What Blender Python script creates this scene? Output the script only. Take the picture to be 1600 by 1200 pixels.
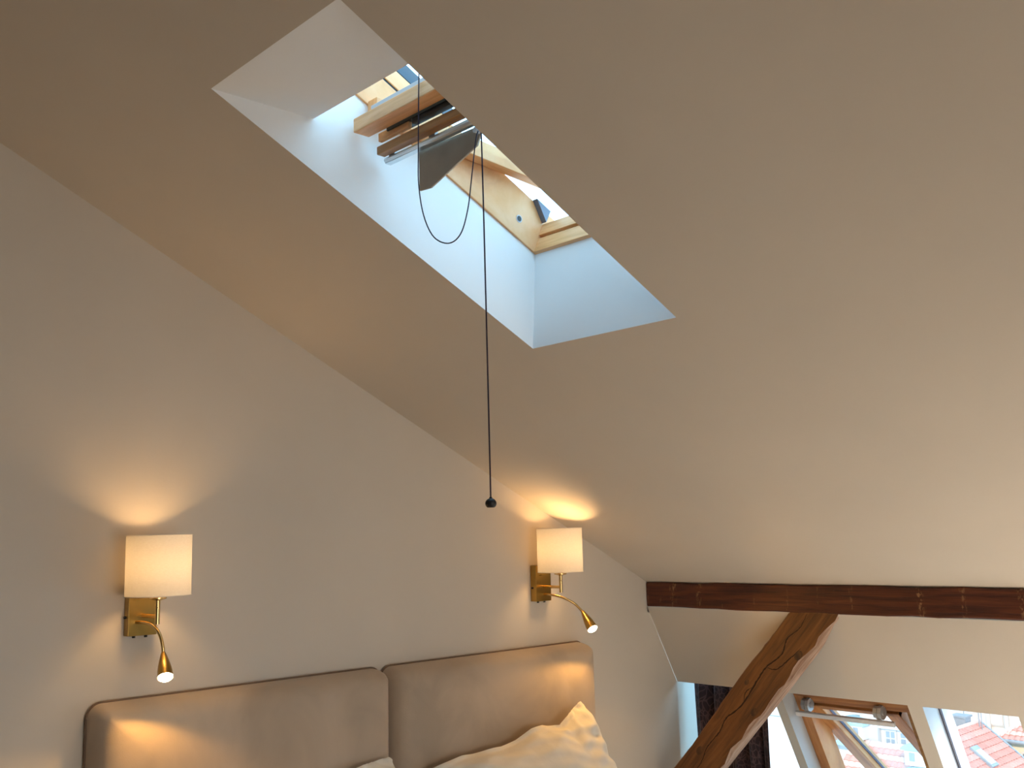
import bpy, bmesh, math, random
from mathutils import Vector, Matrix
random.seed(7)
V = Vector
scene = bpy.context.scene
for o in list(bpy.data.objects):
    bpy.data.objects.remove(o)
COL = scene.collection

# ------------------------------------------------------------------ camera
CAM = V((3.135, 0.0, 1.6))
RIGHT = V((0.6895, 0.7240, -0.0253)); UP = V((0.1272, -0.0865, 0.9881)); FWD = V((-0.7158, 0.6818, 0.1515))
yaw, pitch, roll, FPX = 0.8098, 0.1521, -0.0256, 1579.7
FWD = V((-math.sin(yaw)*math.cos(pitch), math.cos(yaw)*math.cos(pitch), math.sin(pitch)))
r0 = V((math.cos(yaw), math.sin(yaw), 0)); u0 = r0.cross(FWD)
RIGHT = math.cos(roll)*r0 + math.sin(roll)*u0
UP = -math.sin(roll)*r0 + math.cos(roll)*u0
cam = bpy.data.cameras.new('camera'); camo = bpy.data.objects.new('camera', cam); COL.objects.link(camo)
m = Matrix.Identity(4)
for i in range(3):
    m[i][0] = RIGHT[i]; m[i][1] = UP[i]; m[i][2] = -FWD[i]; m[i][3] = CAM[i]
camo.matrix_world = m
cam.sensor_width = 36.0; cam.lens = 36.0*FPX/1600.0; cam.clip_start = 0.05; cam.clip_end = 500
scene.camera = camo

# ------------------------------------------------------------------ world and light
world = bpy.data.worlds.new('World'); scene.world = world; world.use_nodes = True
wn = world.node_tree
bg = wn.nodes['Background']; bg.inputs['Color'].default_value = (0.38, 0.72, 1.0, 1); bg.inputs['Strength'].default_value = 4.9

def area(name, loc, direction, sx, sy, energy, color, spread=180):
    l = bpy.data.lights.new(name, 'AREA'); l.shape = 'RECTANGLE'; l.size = sx; l.size_y = sy
    l.energy = energy; l.color = color; l.spread = math.radians(spread)
    o = bpy.data.objects.new(name, l); COL.objects.link(o); o.location = loc
    o.rotation_euler = V(direction).to_track_quat('-Z', 'Y').to_euler()
    return o
# added fill lamp behind the camera, low before the windowless far gable
area('fill_far_gable', (5.85, 0.9, 1.0), (-1, 0.15, -0.10), 2.6, 1.4, 15, (1.0, 0.95, 0.87), 84)
# added fill lamp inside the eaves, aimed at the floor to bounce upwards
area('fill_under_eaves', (2.6, 3.85, 0.86), (-0.25, -0.40, -1.0), 2.8, 0.5, 76, (1.0, 0.96, 0.90), 105)

# low sun behind the house, over the ridge: it only reaches the houses across the courtyard
sun = bpy.data.lights.new('sun', 'SUN'); sun.energy = 5.0; sun.color = (1.0, 0.70, 0.42); sun.angle = math.radians(3)
suno = bpy.data.objects.new('sun', sun); COL.objects.link(suno); suno.rotation_euler = V((-0.45, 0.82, -0.34)).to_track_quat('-Z', 'Y').to_euler()

scene.view_settings.view_transform = 'Standard'
scene.view_settings.look = 'None'
scene.view_settings.exposure = 0.0
scene.view_settings.gamma = 1.0
scene.view_settings.use_curve_mapping = False
scene.cycles.use_denoising = True
scene.cycles.max_bounces = 10
scene.cycles.diffuse_bounces = 6
scene.cycles.transparent_max_bounces = 16
scene.cycles.sample_clamp_indirect = 6.0

# ------------------------------------------------------------------ materials
def new_mat(name):
    mt = bpy.data.materials.new(name); mt.use_nodes = True
    return mt, mt.node_tree, mt.node_tree.nodes['Principled BSDF']
def N(nt, kind, **kw):
    n = nt.nodes.new(kind)
    for k, v in kw.items():
        if k in n.inputs: n.inputs[k].default_value = v
        else: setattr(n, k, v)
    return n
def ramp(nt, fac, stops):
    r = nt.nodes.new('ShaderNodeValToRGB')
    el = r.color_ramp.elements
    while len(el) < len(stops): el.new(0.5)
    for e, (p, c) in zip(el, stops):
        e.position = p; e.color = (c[0], c[1], c[2], 1)
    nt.links.new(fac, r.inputs['Fac']); return r
def coords(nt, scale=(1, 1, 1)):
    tc = N(nt, 'ShaderNodeTexCoord'); mp = N(nt, 'ShaderNodeMapping', Scale=scale)
    nt.links.new(tc.outputs['Object'], mp.inputs['Vector']); return mp.outputs['Vector']
def bump(nt, bs, h, strength, dist=0.01):
    b = N(nt, 'ShaderNodeBump', Strength=strength, Distance=dist)
    nt.links.new(h, b.inputs['Height']); nt.links.new(b.outputs['Normal'], bs.inputs['Normal'])

def noisy(name, col, amount=0.08, scale=6, rough=0.7, bstr=0.1, bscale=60, metallic=0.0, stretch=(1, 1, 1), spec=0.5):
    mt, nt, bs = new_mat(name)
    v = coords(nt, stretch)
    n = N(nt, 'ShaderNodeTexNoise', Scale=scale, Detail=4.0); nt.links.new(v, n.inputs['Vector'])
    lo = [c*(1-amount) for c in col]; hi = [min(1, c*(1+amount)) for c in col]
    r = ramp(nt, n.outputs['Fac'], [(0.3, lo), (0.7, hi)])
    nt.links.new(r.outputs['Color'], bs.inputs['Base Color'])
    bs.inputs['Roughness'].default_value = rough; bs.inputs['Metallic'].default_value = metallic
    bs.inputs['Specular IOR Level'].default_value = spec
    if bstr:
        n2 = N(nt, 'ShaderNodeTexNoise', Scale=bscale, Detail=3.0); nt.links.new(v, n2.inputs['Vector'])
        bump(nt, bs, n2.outputs['Fac'], bstr, 0.004)
    return mt

def wood(name, dark, mid, light, stretch, scale=5.0, rough=0.5, bstr=0.2, cracks=None, marks=False):
    """grain runs along the axis with the small stretch factor"""
    mt, nt, bs = new_mat(name)
    v = coords(nt, stretch)
    n = N(nt, 'ShaderNodeTexNoise', Scale=scale, Detail=8.0, Roughness=0.62, Distortion=0.5); nt.links.new(v, n.inputs['Vector'])
    r = ramp(nt, n.outputs['Fac'], [(0.30, dark), (0.5, mid), (0.72, light)])
    out = r.outputs['Color']; h = n.outputs['Fac']
    if cracks:
        v2 = coords(nt, cracks)
        nd = N(nt, 'ShaderNodeTexNoise', Scale=1.6, Detail=5.0); nt.links.new(v2, nd.inputs['Vector'])
        mth = N(nt, 'ShaderNodeMath', operation='SUBTRACT'); mth.inputs[1].default_value = 0.5; nt.links.new(nd.outputs['Fac'], mth.inputs[0])
        ab = N(nt, 'ShaderNodeMath', operation='ABSOLUTE'); nt.links.new(mth.outputs[0], ab.inputs[0])
        cr = ramp(nt, ab.outputs[0], [(0.0, (0.12, 0.12, 0.12)), (0.022, (1, 1, 1))])
        mx = N(nt, 'ShaderNodeMix', data_type='RGBA', blend_type='MULTIPLY'); mx.inputs['Factor'].default_value = 0.9
        nt.links.new(out, mx.inputs['A']); nt.links.new(cr.outputs['Color'], mx.inputs['B']); out = mx.outputs['Result']
    if marks:     # pale saw and plaster marks across the beam
        v3 = coords(nt, (9.0, 1.5, 1.2))
        n3 = N(nt, 'ShaderNodeTexNoise', Scale=1.5, Detail=3.0, Distortion=0.3); nt.links.new(v3, n3.inputs['Vector'])
        m3 = ramp(nt, n3.outputs['Fac'], [(0.57, (0, 0, 0)), (0.66, (0.75, 0.75, 0.75))])
        v4 = coords(nt, (30.0, 6, 20.0)); n4 = N(nt, 'ShaderNodeTexNoise', Scale=3.0, Detail=4.0); nt.links.new(v4, n4.inputs['Vector'])
        m4 = ramp(nt, n4.outputs['Fac'], [(0.5, (0, 0, 0)), (0.62, (1, 1, 1))])
        mm = N(nt, 'ShaderNodeMath', operation='MULTIPLY'); nt.links.new(m3.outputs['Color'], mm.inputs[0]); nt.links.new(m4.outputs['Color'], mm.inputs[1])
        mx = N(nt, 'ShaderNodeMix', data_type='RGBA'); nt.links.new(mm.outputs[0], mx.inputs['Factor'])
        nt.links.new(out, mx.inputs['A']); mx.inputs['B'].default_value = (0.40, 0.22, 0.10, 1); out = mx.outputs['Result']
    nt.links.new(out, bs.inputs['Base Color'])
    bs.inputs['Roughness'].default_value = rough
    if bstr: bump(nt, bs, h, bstr, 0.006)
    return mt

def metal(name, col, rough=0.3, brush=None):
    mt, nt, bs = new_mat(name)
    bs.inputs['Base Color'].default_value = (*col, 1); bs.inputs['Metallic'].default_value = 1.0
    v = coords(nt, brush or (1, 1, 1))
    n = N(nt, 'ShaderNodeTexNoise', Scale=40.0, Detail=3.0); nt.links.new(v, n.inputs['Vector'])
    mr = N(nt, 'ShaderNodeMapRange'); mr.inputs['To Min'].default_value = rough*0.75; mr.inputs['To Max'].default_value = rough*1.3
    nt.links.new(n.outputs['Fac'], mr.inputs['Value']); nt.links.new(mr.outputs['Result'], bs.inputs['Roughness'])
    return mt

def emitter(name, col, strength):
    mt, nt, bs = new_mat(name)
    bs.inputs['Base Color'].default_value = (*col, 1)
    bs.inputs['Emission Color'].default_value = (*col, 1); bs.inputs['Emission Strength'].default_value = strength
    return mt

def glass_mat(name, tint=(1, 1, 1)):
    mt, nt, bs = new_mat(name); nt.nodes.remove(bs)
    out = [n for n in nt.nodes if n.type == 'OUTPUT_MATERIAL'][0]
    tr = N(nt, 'ShaderNodeBsdfTransparent', Color=(*tint, 1)); gl = N(nt, 'ShaderNodeBsdfGlossy', Roughness=0.02)
    fr = N(nt, 'ShaderNodeFresnel', IOR=1.45); mx = N(nt, 'ShaderNodeMixShader')
    ge = N(nt, 'ShaderNodeNewGeometry'); mr = N(nt, 'ShaderNodeMapRange'); mr.inputs['To Min'].default_value = 1.45; mr.inputs['To Max'].default_value = 1/1.45
    nt.links.new(ge.outputs['Backfacing'], mr.inputs['Value']); nt.links.new(mr.outputs['Result'], fr.inputs['IOR'])   # same reflectance from inside the pane
    nt.links.new(fr.outputs[0], mx.inputs[0]); nt.links.new(tr.outputs[0], mx.inputs[1]); nt.links.new(gl.outputs[0], mx.inputs[2])
    nt.links.new(mx.outputs[0], out.inputs['Surface']); return mt

def shade_mat(name):
    mt, nt, bs = new_mat(name); nt.nodes.remove(bs)
    out = [n for n in nt.nodes if n.type == 'OUTPUT_MATERIAL'][0]
    v = coords(nt, (60, 60, 400))
    n = N(nt, 'ShaderNodeTexNoise', Scale=2.0, Detail=2.0); nt.links.new(v, n.inputs['Vector'])
    r = ramp(nt, n.outputs['Fac'], [(0.3, (0.84, 0.78, 0.68)), (0.7, (0.90, 0.85, 0.76))])
    d = N(nt, 'ShaderNodeBsdfDiffuse'); t = N(nt, 'ShaderNodeBsdfTranslucent'); mx = N(nt, 'ShaderNodeMixShader'); mx.inputs[0].default_value = 0.16
    nt.links.new(r.outputs['Color'], d.inputs['Color']); nt.links.new(r.outputs['Color'], t.inputs['Color'])
    nt.links.new(d.outputs[0], mx.inputs[1]); nt.links.new(t.outputs[0], mx.inputs[2]); nt.links.new(mx.outputs[0], out.inputs['Surface'])
    return mt

def velvet(name, col):
    mt, nt, bs = new_mat(name)
    v = coords(nt)
    n = N(nt, 'ShaderNodeTexNoise', Scale=3.0, Detail=5.0, Distortion=0.8); nt.links.new(v, n.inputs['Vector'])
    r = ramp(nt, n.outputs['Fac'], [(0.35, [c*0.86 for c in col]), (0.65, [c*1.12 for c in col])])
    nt.links.new(r.outputs['Color'], bs.inputs['Base Color'])
    bs.inputs['Roughness'].default_value = 0.75; bs.inputs['Sheen Weight'].default_value = 0.35; bs.inputs['Sheen Roughness'].default_value = 0.4
    bs.inputs['Sheen Tint'].default_value = (0.9, 0.8, 0.7, 1)
    n2 = N(nt, 'ShaderNodeTexNoise', Scale=240.0); nt.links.new(v, n2.inputs['Vector']); bump(nt, bs, n2.outputs['Fac'], 0.12, 0.002)
    return mt

def curtain_mat(name):
    mt, nt, bs = new_mat(name)
    v = coords(nt, (1, 1, 0.7))
    nz = N(nt, 'ShaderNodeTexNoise', Scale=7.0); nt.links.new(v, nz.inputs['Vector'])
    mxv = N(nt, 'ShaderNodeMix', data_type='VECTOR'); mxv.inputs['Factor'].default_value = 0.12
    nt.links.new(v, mxv.inputs[4]); nt.links.new(nz.outputs['Color'], mxv.inputs[5])
    w = N(nt, 'ShaderNodeTexVoronoi', Scale=60.0, feature='DISTANCE_TO_EDGE'); nt.links.new(mxv.outputs[1], w.inputs['Vector'])
    r = ramp(nt, w.outputs['Distance'], [(0.05, (0.085, 0.042, 0.045)), (0.12, (0.026, 0.010, 0.013))])
    nt.links.new(r.outputs['Color'], bs.inputs['Base Color']); bs.inputs['Roughness'].default_value = 0.8
    bs.inputs['Sheen Weight'].default_value = 0.2
    return mt

M = {}
M['wall'] = noisy('wall_plaster', (0.66, 0.60, 0.525), 0.025, 2.0, 0.9, 0.06, 90, spec=0.2)
M['ceil'] = noisy('ceiling_plaster', (0.66, 0.595, 0.515), 0.025, 1.6, 0.9, 0.06, 80, spec=0.2)
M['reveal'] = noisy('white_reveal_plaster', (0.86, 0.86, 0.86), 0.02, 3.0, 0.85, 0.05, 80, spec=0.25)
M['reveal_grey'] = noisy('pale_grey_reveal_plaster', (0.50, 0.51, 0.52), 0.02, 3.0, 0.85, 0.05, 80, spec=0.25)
M['floor'] = wood('oak_floor', (0.42, 0.34, 0.26), (0.54, 0.46, 0.37), (0.62, 0.54, 0.45), (0.4, 6, 6), 4, 0.45, 0.1)
M['beam'] = wood('dark_beam', (0.026, 0.006, 0.003), (0.085, 0.018, 0.006), (0.17, 0.042, 0.012), (0.8, 12, 14), 4.5, 0.55, 0.5, marks=True)
M['brace'] = wood('brown_brace', (0.055, 0.020, 0.005), (0.150, 0.058, 0.013), (0.24, 0.10, 0.025), (11, 11, 0.9), 3.5, 0.6, 0.6, cracks=None)
M['crack'] = noisy('dark_crack', (0.022, 0.010, 0.004), 0.2, 20, 0.9, 0.0)
M['knot'] = wood('dark_knot', (0.03, 0.012, 0.004), (0.07, 0.028, 0.008), (0.13, 0.055, 0.014), (9, 9, 3), 5, 0.6, 0.3)
M['brace_edge'] = wood('pale_waney_lit_wood', (0.20, 0.10, 0.06), (0.40, 0.25, 0.17), (0.62, 0.45, 0.35), (16, 16, 1.2), 4.0, 0.75, 0.6)  # pale chips of the waney edge; the side face's light is painted in too
M['pine'] = wood('pine', (0.56, 0.22, 0.07), (0.78, 0.385, 0.155), (0.88, 0.52, 0.27), (12, 1.2, 1.2), 3.0, 0.4, 0.08)
M['pine_x'] = wood('pine_cross', (0.60, 0.27, 0.09), (0.80, 0.42, 0.18), (0.90, 0.56, 0.30), (0.9, 12, 12), 3.0, 0.4, 0.08)
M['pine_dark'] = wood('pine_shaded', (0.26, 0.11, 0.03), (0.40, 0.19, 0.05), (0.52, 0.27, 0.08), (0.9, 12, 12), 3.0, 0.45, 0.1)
M['pine_orange'] = wood('orange_pine', (0.30, 0.10, 0.025), (0.52, 0.215, 0.065), (0.64, 0.32, 0.12), (14, 1.2, 1.2), 3.2, 0.4, 0.1)
M['pine_orange_x'] = wood('orange_pine_cross', (0.24, 0.085, 0.025), (0.42, 0.17, 0.055), (0.56, 0.27, 0.10), (0.9, 16, 16), 3.2, 0.4, 0.1)
M['brass'] = metal('brushed_brass', (0.40, 0.26, 0.075), 0.30, (0.3, 0.3, 3))
M['brass_light'] = metal('satin_brass', (0.70, 0.50, 0.22), 0.24)
M['alu'] = metal('satin_aluminium', (0.68, 0.70, 0.72), 0.35)
M['alu_paint'] = noisy('grey_metal', (0.52, 0.52, 0.55), 0.05, 8, 0.4, 0.0)
M['pale_metal'] = noisy('pale_painted_metal', (0.78, 0.76, 0.76), 0.05, 20, 0.4, 0.0)
M['steel'] = noisy('bracket_steel', (0.46, 0.46, 0.47), 0.15, 30, 0.35, 0.0, metallic=0.4)
M['black'] = noisy('black_plastic', (0.012, 0.012, 0.014), 0.1, 10, 0.45, 0.0)
M['slate'] = noisy('slate_blue_cladding', (0.045, 0.07, 0.10), 0.1, 10, 0.5, 0.0)
M['slate_light'] = noisy('blue_grey_rubber', (0.16, 0.18, 0.24), 0.1, 10, 0.5, 0.0)
M['gasket'] = noisy('dark_gasket', (0.07, 0.075, 0.14), 0.1, 10, 0.5, 0.0)
M['cord'] = noisy('purple_black_cord', (0.022, 0.014, 0.040), 0.2, 80, 0.7, 0.0)
M['flap'] = noisy('matte_taupe', (0.34, 0.27, 0.20), 0.12, 9, 0.85, 0.15, 120)
M['shade'] = shade_mat('lamp_shade_linen')
M['bulb'] = emitter('warm_bulb', (1.0, 0.66, 0.32), 5)
M['led'] = emitter('reading_led', (1.0, 0.86, 0.58), 22)
M['velvet'] = velvet('taupe_velvet', (0.47, 0.375, 0.285))
M['piping'] = noisy('dark_piping', (0.19, 0.125, 0.085), 0.1, 30, 0.8, 0.0)
M['linen'] = noisy('white_linen', (0.80, 0.74, 0.64), 0.03, 12, 0.85, 0.25, 30)
M['mattress'] = noisy('mattress_cloth', (0.75, 0.72, 0.68), 0.03, 12, 0.85, 0.2, 60)
M['curtain'] = curtain_mat('maroon_leaf_curtain')
M['glass'] = glass_mat('window_glass', (0.97, 0.99, 1.0))
M['tile'] = noisy('red_roof_tile', (0.42, 0.155, 0.115), 0.12, 3.0, 0.8, 0.0)
M['tile_b'] = noisy('pale_red_roof_tile', (0.47, 0.19, 0.145), 0.12, 3.0, 0.8, 0.0)
M['ridge'] = noisy('pale_ridge_tile', (0.52, 0.30, 0.24), 0.10, 3.0, 0.8, 0.0)
M['facade'] = noisy('white_facade', (0.56, 0.50, 0.46), 0.03, 0.5, 0.9, 0.0)
M['facade_b'] = noisy('pale_grey_facade', (0.46, 0.40, 0.37), 0.03, 0.5, 0.9, 0.0)
M['cream'] = noisy('cream_facade', (0.62, 0.54, 0.40), 0.03, 0.5, 0.9, 0.0)
M['verdigris'] = noisy('green_copper', (0.22, 0.33, 0.36), 0.10, 1.5, 0.7, 0.0)
M['out_grey'] = noisy('grey_zinc', (0.20, 0.21, 0.23), 0.1, 2, 0.6, 0.0)
M['pane'] = noisy('far_pane', (0.18, 0.20, 0.23), 0.1, 2, 0.2, 0.0)
M['paving'] = noisy('courtyard_paving', (0.42, 0.40, 0.38), 0.1, 0.3, 0.9, 0.0)

# ------------------------------------------------------------------ mesh helpers
def obox(bm, o, ax, rx, ry, rz, bev=0.0):
    """box on axes ax=(u,v,w) from origin o with ranges"""
    u, v, w = [V(a) for a in ax]; o = V(o)
    vs = [bm.verts.new(o + u*rx[i] + v*ry[j] + w*rz[k]) for i in (0, 1) for j in (0, 1) for k in (0, 1)]
    fs = []
    for q in ((0, 1, 3, 2), (4, 6, 7, 5), (0, 4, 5, 1), (2, 3, 7, 6), (0, 2, 6, 4), (1, 5, 7, 3)):
        fs.append(bm.faces.new([vs[i] for i in q]))
    if bev:
        es = list({e for f in fs for e in f.edges})
        bmesh.ops.bevel(bm, geom=es, offset=bev, segments=2, affect='EDGES', profile=0.5)
XYZ = ((1, 0, 0), (0, 1, 0), (0, 0, 1))
def box(bm, rx, ry, rz, bev=0.0): obox(bm, (0, 0, 0), XYZ, rx, ry, rz, bev)
def frame_of(d):
    d = V(d).normalized(); a = V((0, 0, 1)) if abs(d.z) < 0.9 else V((1, 0, 0))
    u = d.cross(a).normalized(); return u, d.cross(u).normalized()
def tube(bm, pts, rad, n=10, cap=True):
    pts = [V(p) for p in pts]; rings = []
    for i, p in enumerate(pts):
        d = (pts[min(i+1, len(pts)-1)] - pts[max(i-1, 0)])
        if i == 0: u, w = frame_of(d)
        else:
            dn = d.normalized(); u = (u - dn*u.dot(dn)).normalized(); w = dn.cross(u)
        r = rad[i] if isinstance(rad, (list, tuple)) else rad
        rings.append([bm.verts.new(p + (u*math.cos(2*math.pi*k/n) + w*math.sin(2*math.pi*k/n))*r) for k in range(n)])
    for a, b in zip(rings, rings[1:]):
        for k in range(n): bm.faces.new((a[k], a[(k+1) % n], b[(k+1) % n], b[k]))
    if cap:
        bm.faces.new(rings[0][::-1]); bm.faces.new(rings[-1])
def smooth_path(pts, n=8):
    pts = [V(p) for p in pts]; out = []
    P = [pts[0]*2-pts[1]] + pts + [pts[-1]*2-pts[-2]]
    for i in range(1, len(P)-2):
        for k in range(n):
            t = k/n; a, b, c, d = P[i-1], P[i], P[i+1], P[i+2]
            out.append(0.5*((2*b) + (c-a)*t + (2*a-5*b+4*c-d)*t*t + (3*b-a-3*c+d)*t**3))
    out.append(pts[-1]); return out
def disc(bm, c, d, r, n=20):
    u, w = frame_of(d); c = V(c)
    bm.faces.new([bm.verts.new(c + (u*math.cos(2*math.pi*k/n)+w*math.sin(2*math.pi*k/n))*r) for k in range(n)])
def poly(bm, pts): return bm.faces.new([bm.verts.new(V(p)) for p in pts])
def prism(bm, pts, ext):
    a = [bm.verts.new(V(p)) for p in pts]; b = [bm.verts.new(V(p)+V(ext)) for p in pts]
    bm.faces.new(a); bm.faces.new(b[::-1]); n = len(pts)
    for i in range(n): bm.faces.new((a[i], b[i], b[(i+1) % n], a[(i+1) % n]))

def obj(name, bm, mat, parent=None, smooth=False, label=None, kind=None, angle=40):
    """links the bmesh (world coordinates) as one mesh object, child of parent"""
    bmesh.ops.recalc_face_normals(bm, faces=bm.faces)
    me = bpy.data.meshes.new(name); bm.to_mesh(me); bm.free()
    me.materials.append(M[mat] if isinstance(mat, str) else mat)
    o = bpy.data.objects.new(name, me); COL.objects.link(o)
    if smooth:
        me.polygons.foreach_set('use_smooth', [True]*len(me.polygons))
        try: me.set_sharp_from_angle(angle=math.radians(angle))
        except Exception: pass
    if parent:
        o.parent = parent
        off = V((0, 0, 0)); p = parent
        while p: off += p.location; p = p.parent
        me.transform(Matrix.Translation(-off))
    if label: o['label'] = label
    if kind: o['kind'] = kind
    return o
def thing(name, label, cat, loc=(0, 0, 0), group=None, kind=None):
    o = bpy.data.objects.new(name, None); COL.objects.link(o); o.location = loc; o.empty_display_size = 0.1
    o['label'] = label; o['category'] = cat
    if group: o['group'] = group
    if kind: o['kind'] = kind
    return o
def recentre(o):
    """puts the origin of a mesh thing on its own base"""
    me = o.data; c = V((sum(v.co.x for v in me.vertices), sum(v.co.y for v in me.vertices), 0))/len(me.vertices)
    c.z = min(v.co.z for v in me.vertices); me.transform(Matrix.Translation(-c)); o.location = c
def tag(o, label, cat, group=None, kind=None):
    o['label'] = label; o['category'] = cat
    if group: o['group'] = group
    if kind: o['kind'] = kind
    return o
B = bmesh.new

# ------------------------------------------------------------------ room shell
CB, CT = 3.247, -0.4856                      # ceiling: z = CB + CT*y
def zc(y): return CB + CT*y
YP, ZP = 3.835, 1.267                        # foot of the purlin, where the steep lower slope begins
SD = V((0, 0.4823, -0.8760)); SN = V((0, 0.8760, 0.4823))   # steep slope: down direction, outward normal
SO = V((0, YP, ZP))
def st(x, s, n=0.0): return V((x, 0, 0)) + SO + SD*s + SN*n
S_FLOOR = ZP/0.8760
YR = -0.6; ZR = zc(YR)                       # ridge
YB = -4.7; ZB = zc(YR) - 0.4856*(YR-YB)
XE = 6.0                                     # far gable
# skylight shaft
XL, XR = 0.937, 1.494
YA, YD = 1.096, 2.187
ZA, ZD = zc(YA), zc(YD)
RS = V((0, 0.8995, -0.4368)); RN = V((0, 0.4368, 0.8995)); RO = V((0, 2.210, 2.4955))  # roof window: down slope, outward, foot of the frame
def rw(x, s, n=0.0): return V((x, 0, 0)) + RO + RS*s + RN*n

bm = B()
ys = [YR, YA, YD, YP+0.05]; xs = [0, XL, XR, XE]
for i in range(3):
    for j in range(3):
        if i == 1 and j == 1: continue
        poly(bm, [(xs[j], ys[i], zc(ys[i])), (xs[j+1], ys[i], zc(ys[i])), (xs[j+1], ys[i+1], zc(ys[i+1])), (xs[j], ys[i+1], zc(ys[i+1]))])
poly(bm, [(0, YR, ZR), (XE, YR, ZR), (XE, YB, ZB), (0, YB, ZB)])
poly(bm, [(0, YP+0.035, 1.25), (XE, YP+0.035, 1.25), (XE, YP+0.035, 1.42), (0, YP+0.035, 1.42)])   # plaster behind the purlin
bmesh.ops.remove_doubles(bm, verts=bm.verts, dist=1e-5)
ceiling = obj('ceiling', bm, 'ceil', kind='structure'); tag(ceiling, 'beige plastered sloping ceiling over the bed, cut open for the skylight', 'ceiling')
# plastered shaft of the skylight, a part of the ceiling
PI_ = V((0, 1.389, ZA+0.003)); FT = rw(0, -0.905)
bm = B()
for x in (XL, XR):
    poly(bm, [(x, YA, ZA), (x, YD, ZD), rw(x, 0.0, 0.0), rw(x, -0.905, 0), (x, PI_.y, PI_.z)])
poly(bm, [(XL, YA, ZA), (XR, YA, ZA), (XR, PI_.y, PI_.z), (XL, PI_.y, PI_.z)])
poly(bm, [(XL, PI_.y, PI_.z), (XR, PI_.y, PI_.z), rw(XR, -0.905), rw(XL, -0.905)])
poly(bm, [(XL, YD, ZD), (XR, YD, ZD), rw(XR, 0.0), rw(XL, 0.0)])
bmesh.ops.remove_doubles(bm, verts=bm.verts, dist=1e-5)
obj('shaft_lining', bm, 'reveal', ceiling, label='white plastered lining of the skylight shaft')

bm = B()
poly(bm, [(0, YB, 0), (0, 4.037, 0), (0, 4.037, 0.899), (0, YP, ZP), (0, YP, zc(YP)), (0, YR, ZR), (0, YB, ZB)])
poly(bm, [(0, YP, 1.24), (0, YP+0.06, 1.24), (0, YP+0.06, 1.42), (0, YP, 1.42)])
poly(bm, [(0, 4.037, 0), (-0.045, 4.037, 0), (-0.045, 4.037, 0.96), (0, 4.037, 0.96)])
poly(bm, [(-0.045, 4.037, 0), (-0.045, 4.75, 0), (-0.045, 4.30, 1.0), (-0.045, 4.037, 0.96)])
tag(obj('wall_left', bm, 'wall', kind='structure'), 'beige plastered gable wall behind the headboard', 'wall')
bm = B()
poly(bm, [(XE, YB, 0), (XE, st(0, S_FLOOR).y, 0), (XE, st(0, 0).y, ZP), (XE, YP, zc(YP)), (XE, YR, ZR), (XE, YB, ZB)])
tag(obj('wall_right', bm, 'wall', kind='structure'), 'plain plastered gable wall behind the camera', 'wall')
bm = B(); poly(bm, [(0, YB, 0), (XE, YB, 0), (XE, YB, ZB), (0, YB, ZB)])
tag(obj('wall_back', bm, 'wall', kind='structure'), 'plain plastered wall on the side away from the dormer windows', 'wall')
bm = B(); box(bm, (0, XE), (YB, 4.75), (-0.12, 0))
tag(obj('floor', bm, 'floor', kind='structure'), 'oak boarded bedroom floor under the bed', 'floor')

# steep lower slope with three openings
S_TOP = (ZP-0.899)/0.8760                    # head of the openings
S_SILL = 1.36
OPEN = [(0.0, 0.520), (0.565, 1.152), (1.214, 1.580), (2.2, 3.0), (3.2, 4.4)]
DEP = 0.20
bm = B()
def sq(x0, x1, s0, s1):
    poly(bm, [st(x0, s0), st(x1, s0), st(x1, s1), st(x0, s1)])
sq(0, XE, 0.002, S_TOP); sq(0, XE, S_SILL, S_FLOOR)
xs_ = [0.0]
for a, b in OPEN: xs_ += [a, b]
xs_.append(XE)
for i in range(0, len(xs_), 2):
    if xs_[i+1]-xs_[i] > 1e-4: sq(xs_[i], xs_[i+1], S_TOP, S_SILL)
front = obj('wall_front', bm, 'wall', kind='structure'); tag(front, 'steep plastered slope under the dark beam, pierced by the window openings', 'wall')
bm = B()
for i, (a, b) in enumerate(OPEN):
    left = a if i else a-0.045
    # head (soffit level), sides, sill
    poly(bm, [st(left, S_TOP), st(b, S_TOP), st(b, S_TOP-0.10, DEP), st(left, S_TOP-0.10, DEP)])
    poly(bm, [st(left, S_SILL), st(b, S_SILL), st(b, S_SILL+0.05, DEP), st(left, S_SILL+0.05, DEP)])
    for x in ((left, b) if i else (b,)):
        poly(bm, [st(x, S_TOP), st(x, S_SILL), st(x, S_SILL+0.05, DEP), st(x, S_TOP-0.10, DEP)])
# the cheek that turns the gable wall into the curtained niche
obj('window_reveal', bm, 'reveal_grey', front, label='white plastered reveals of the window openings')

# ------------------------------------------------------------------ dark purlin and brace
bm = B()
rg = random.Random(5); rings = []
for k in range(61):
    x = 0.004 + (XE-0.01)*k/60
    jt = rg.uniform(-0.003, 0.003); jb = rg.uniform(-0.003, 0.003)
    rings.append([bm.verts.new(q) for q in ((x, YP, 1.2665+jb), (x, YP-0.003, 1.272+jb), (x, YP-0.003, 1.374+jt), (x, YP+0.002, 1.3795+jt), (x, YP+0.06, 1.372), (x, YP+0.06, 1.270))])
for a, b in zip(rings, rings[1:]):
    for i in range(6): bm.faces.new((a[i], a[(i+1) % 6], b[(i+1) % 6], b[i]))
bm.faces.new(rings[0][::-1]); bm.faces.new(rings[-1])
o = obj('roof_beam', bm, 'beam'); tag(o, 'long dark brown horizontal roof beam where the ceiling meets the steep slope', 'beam'); recentre(o)

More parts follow.
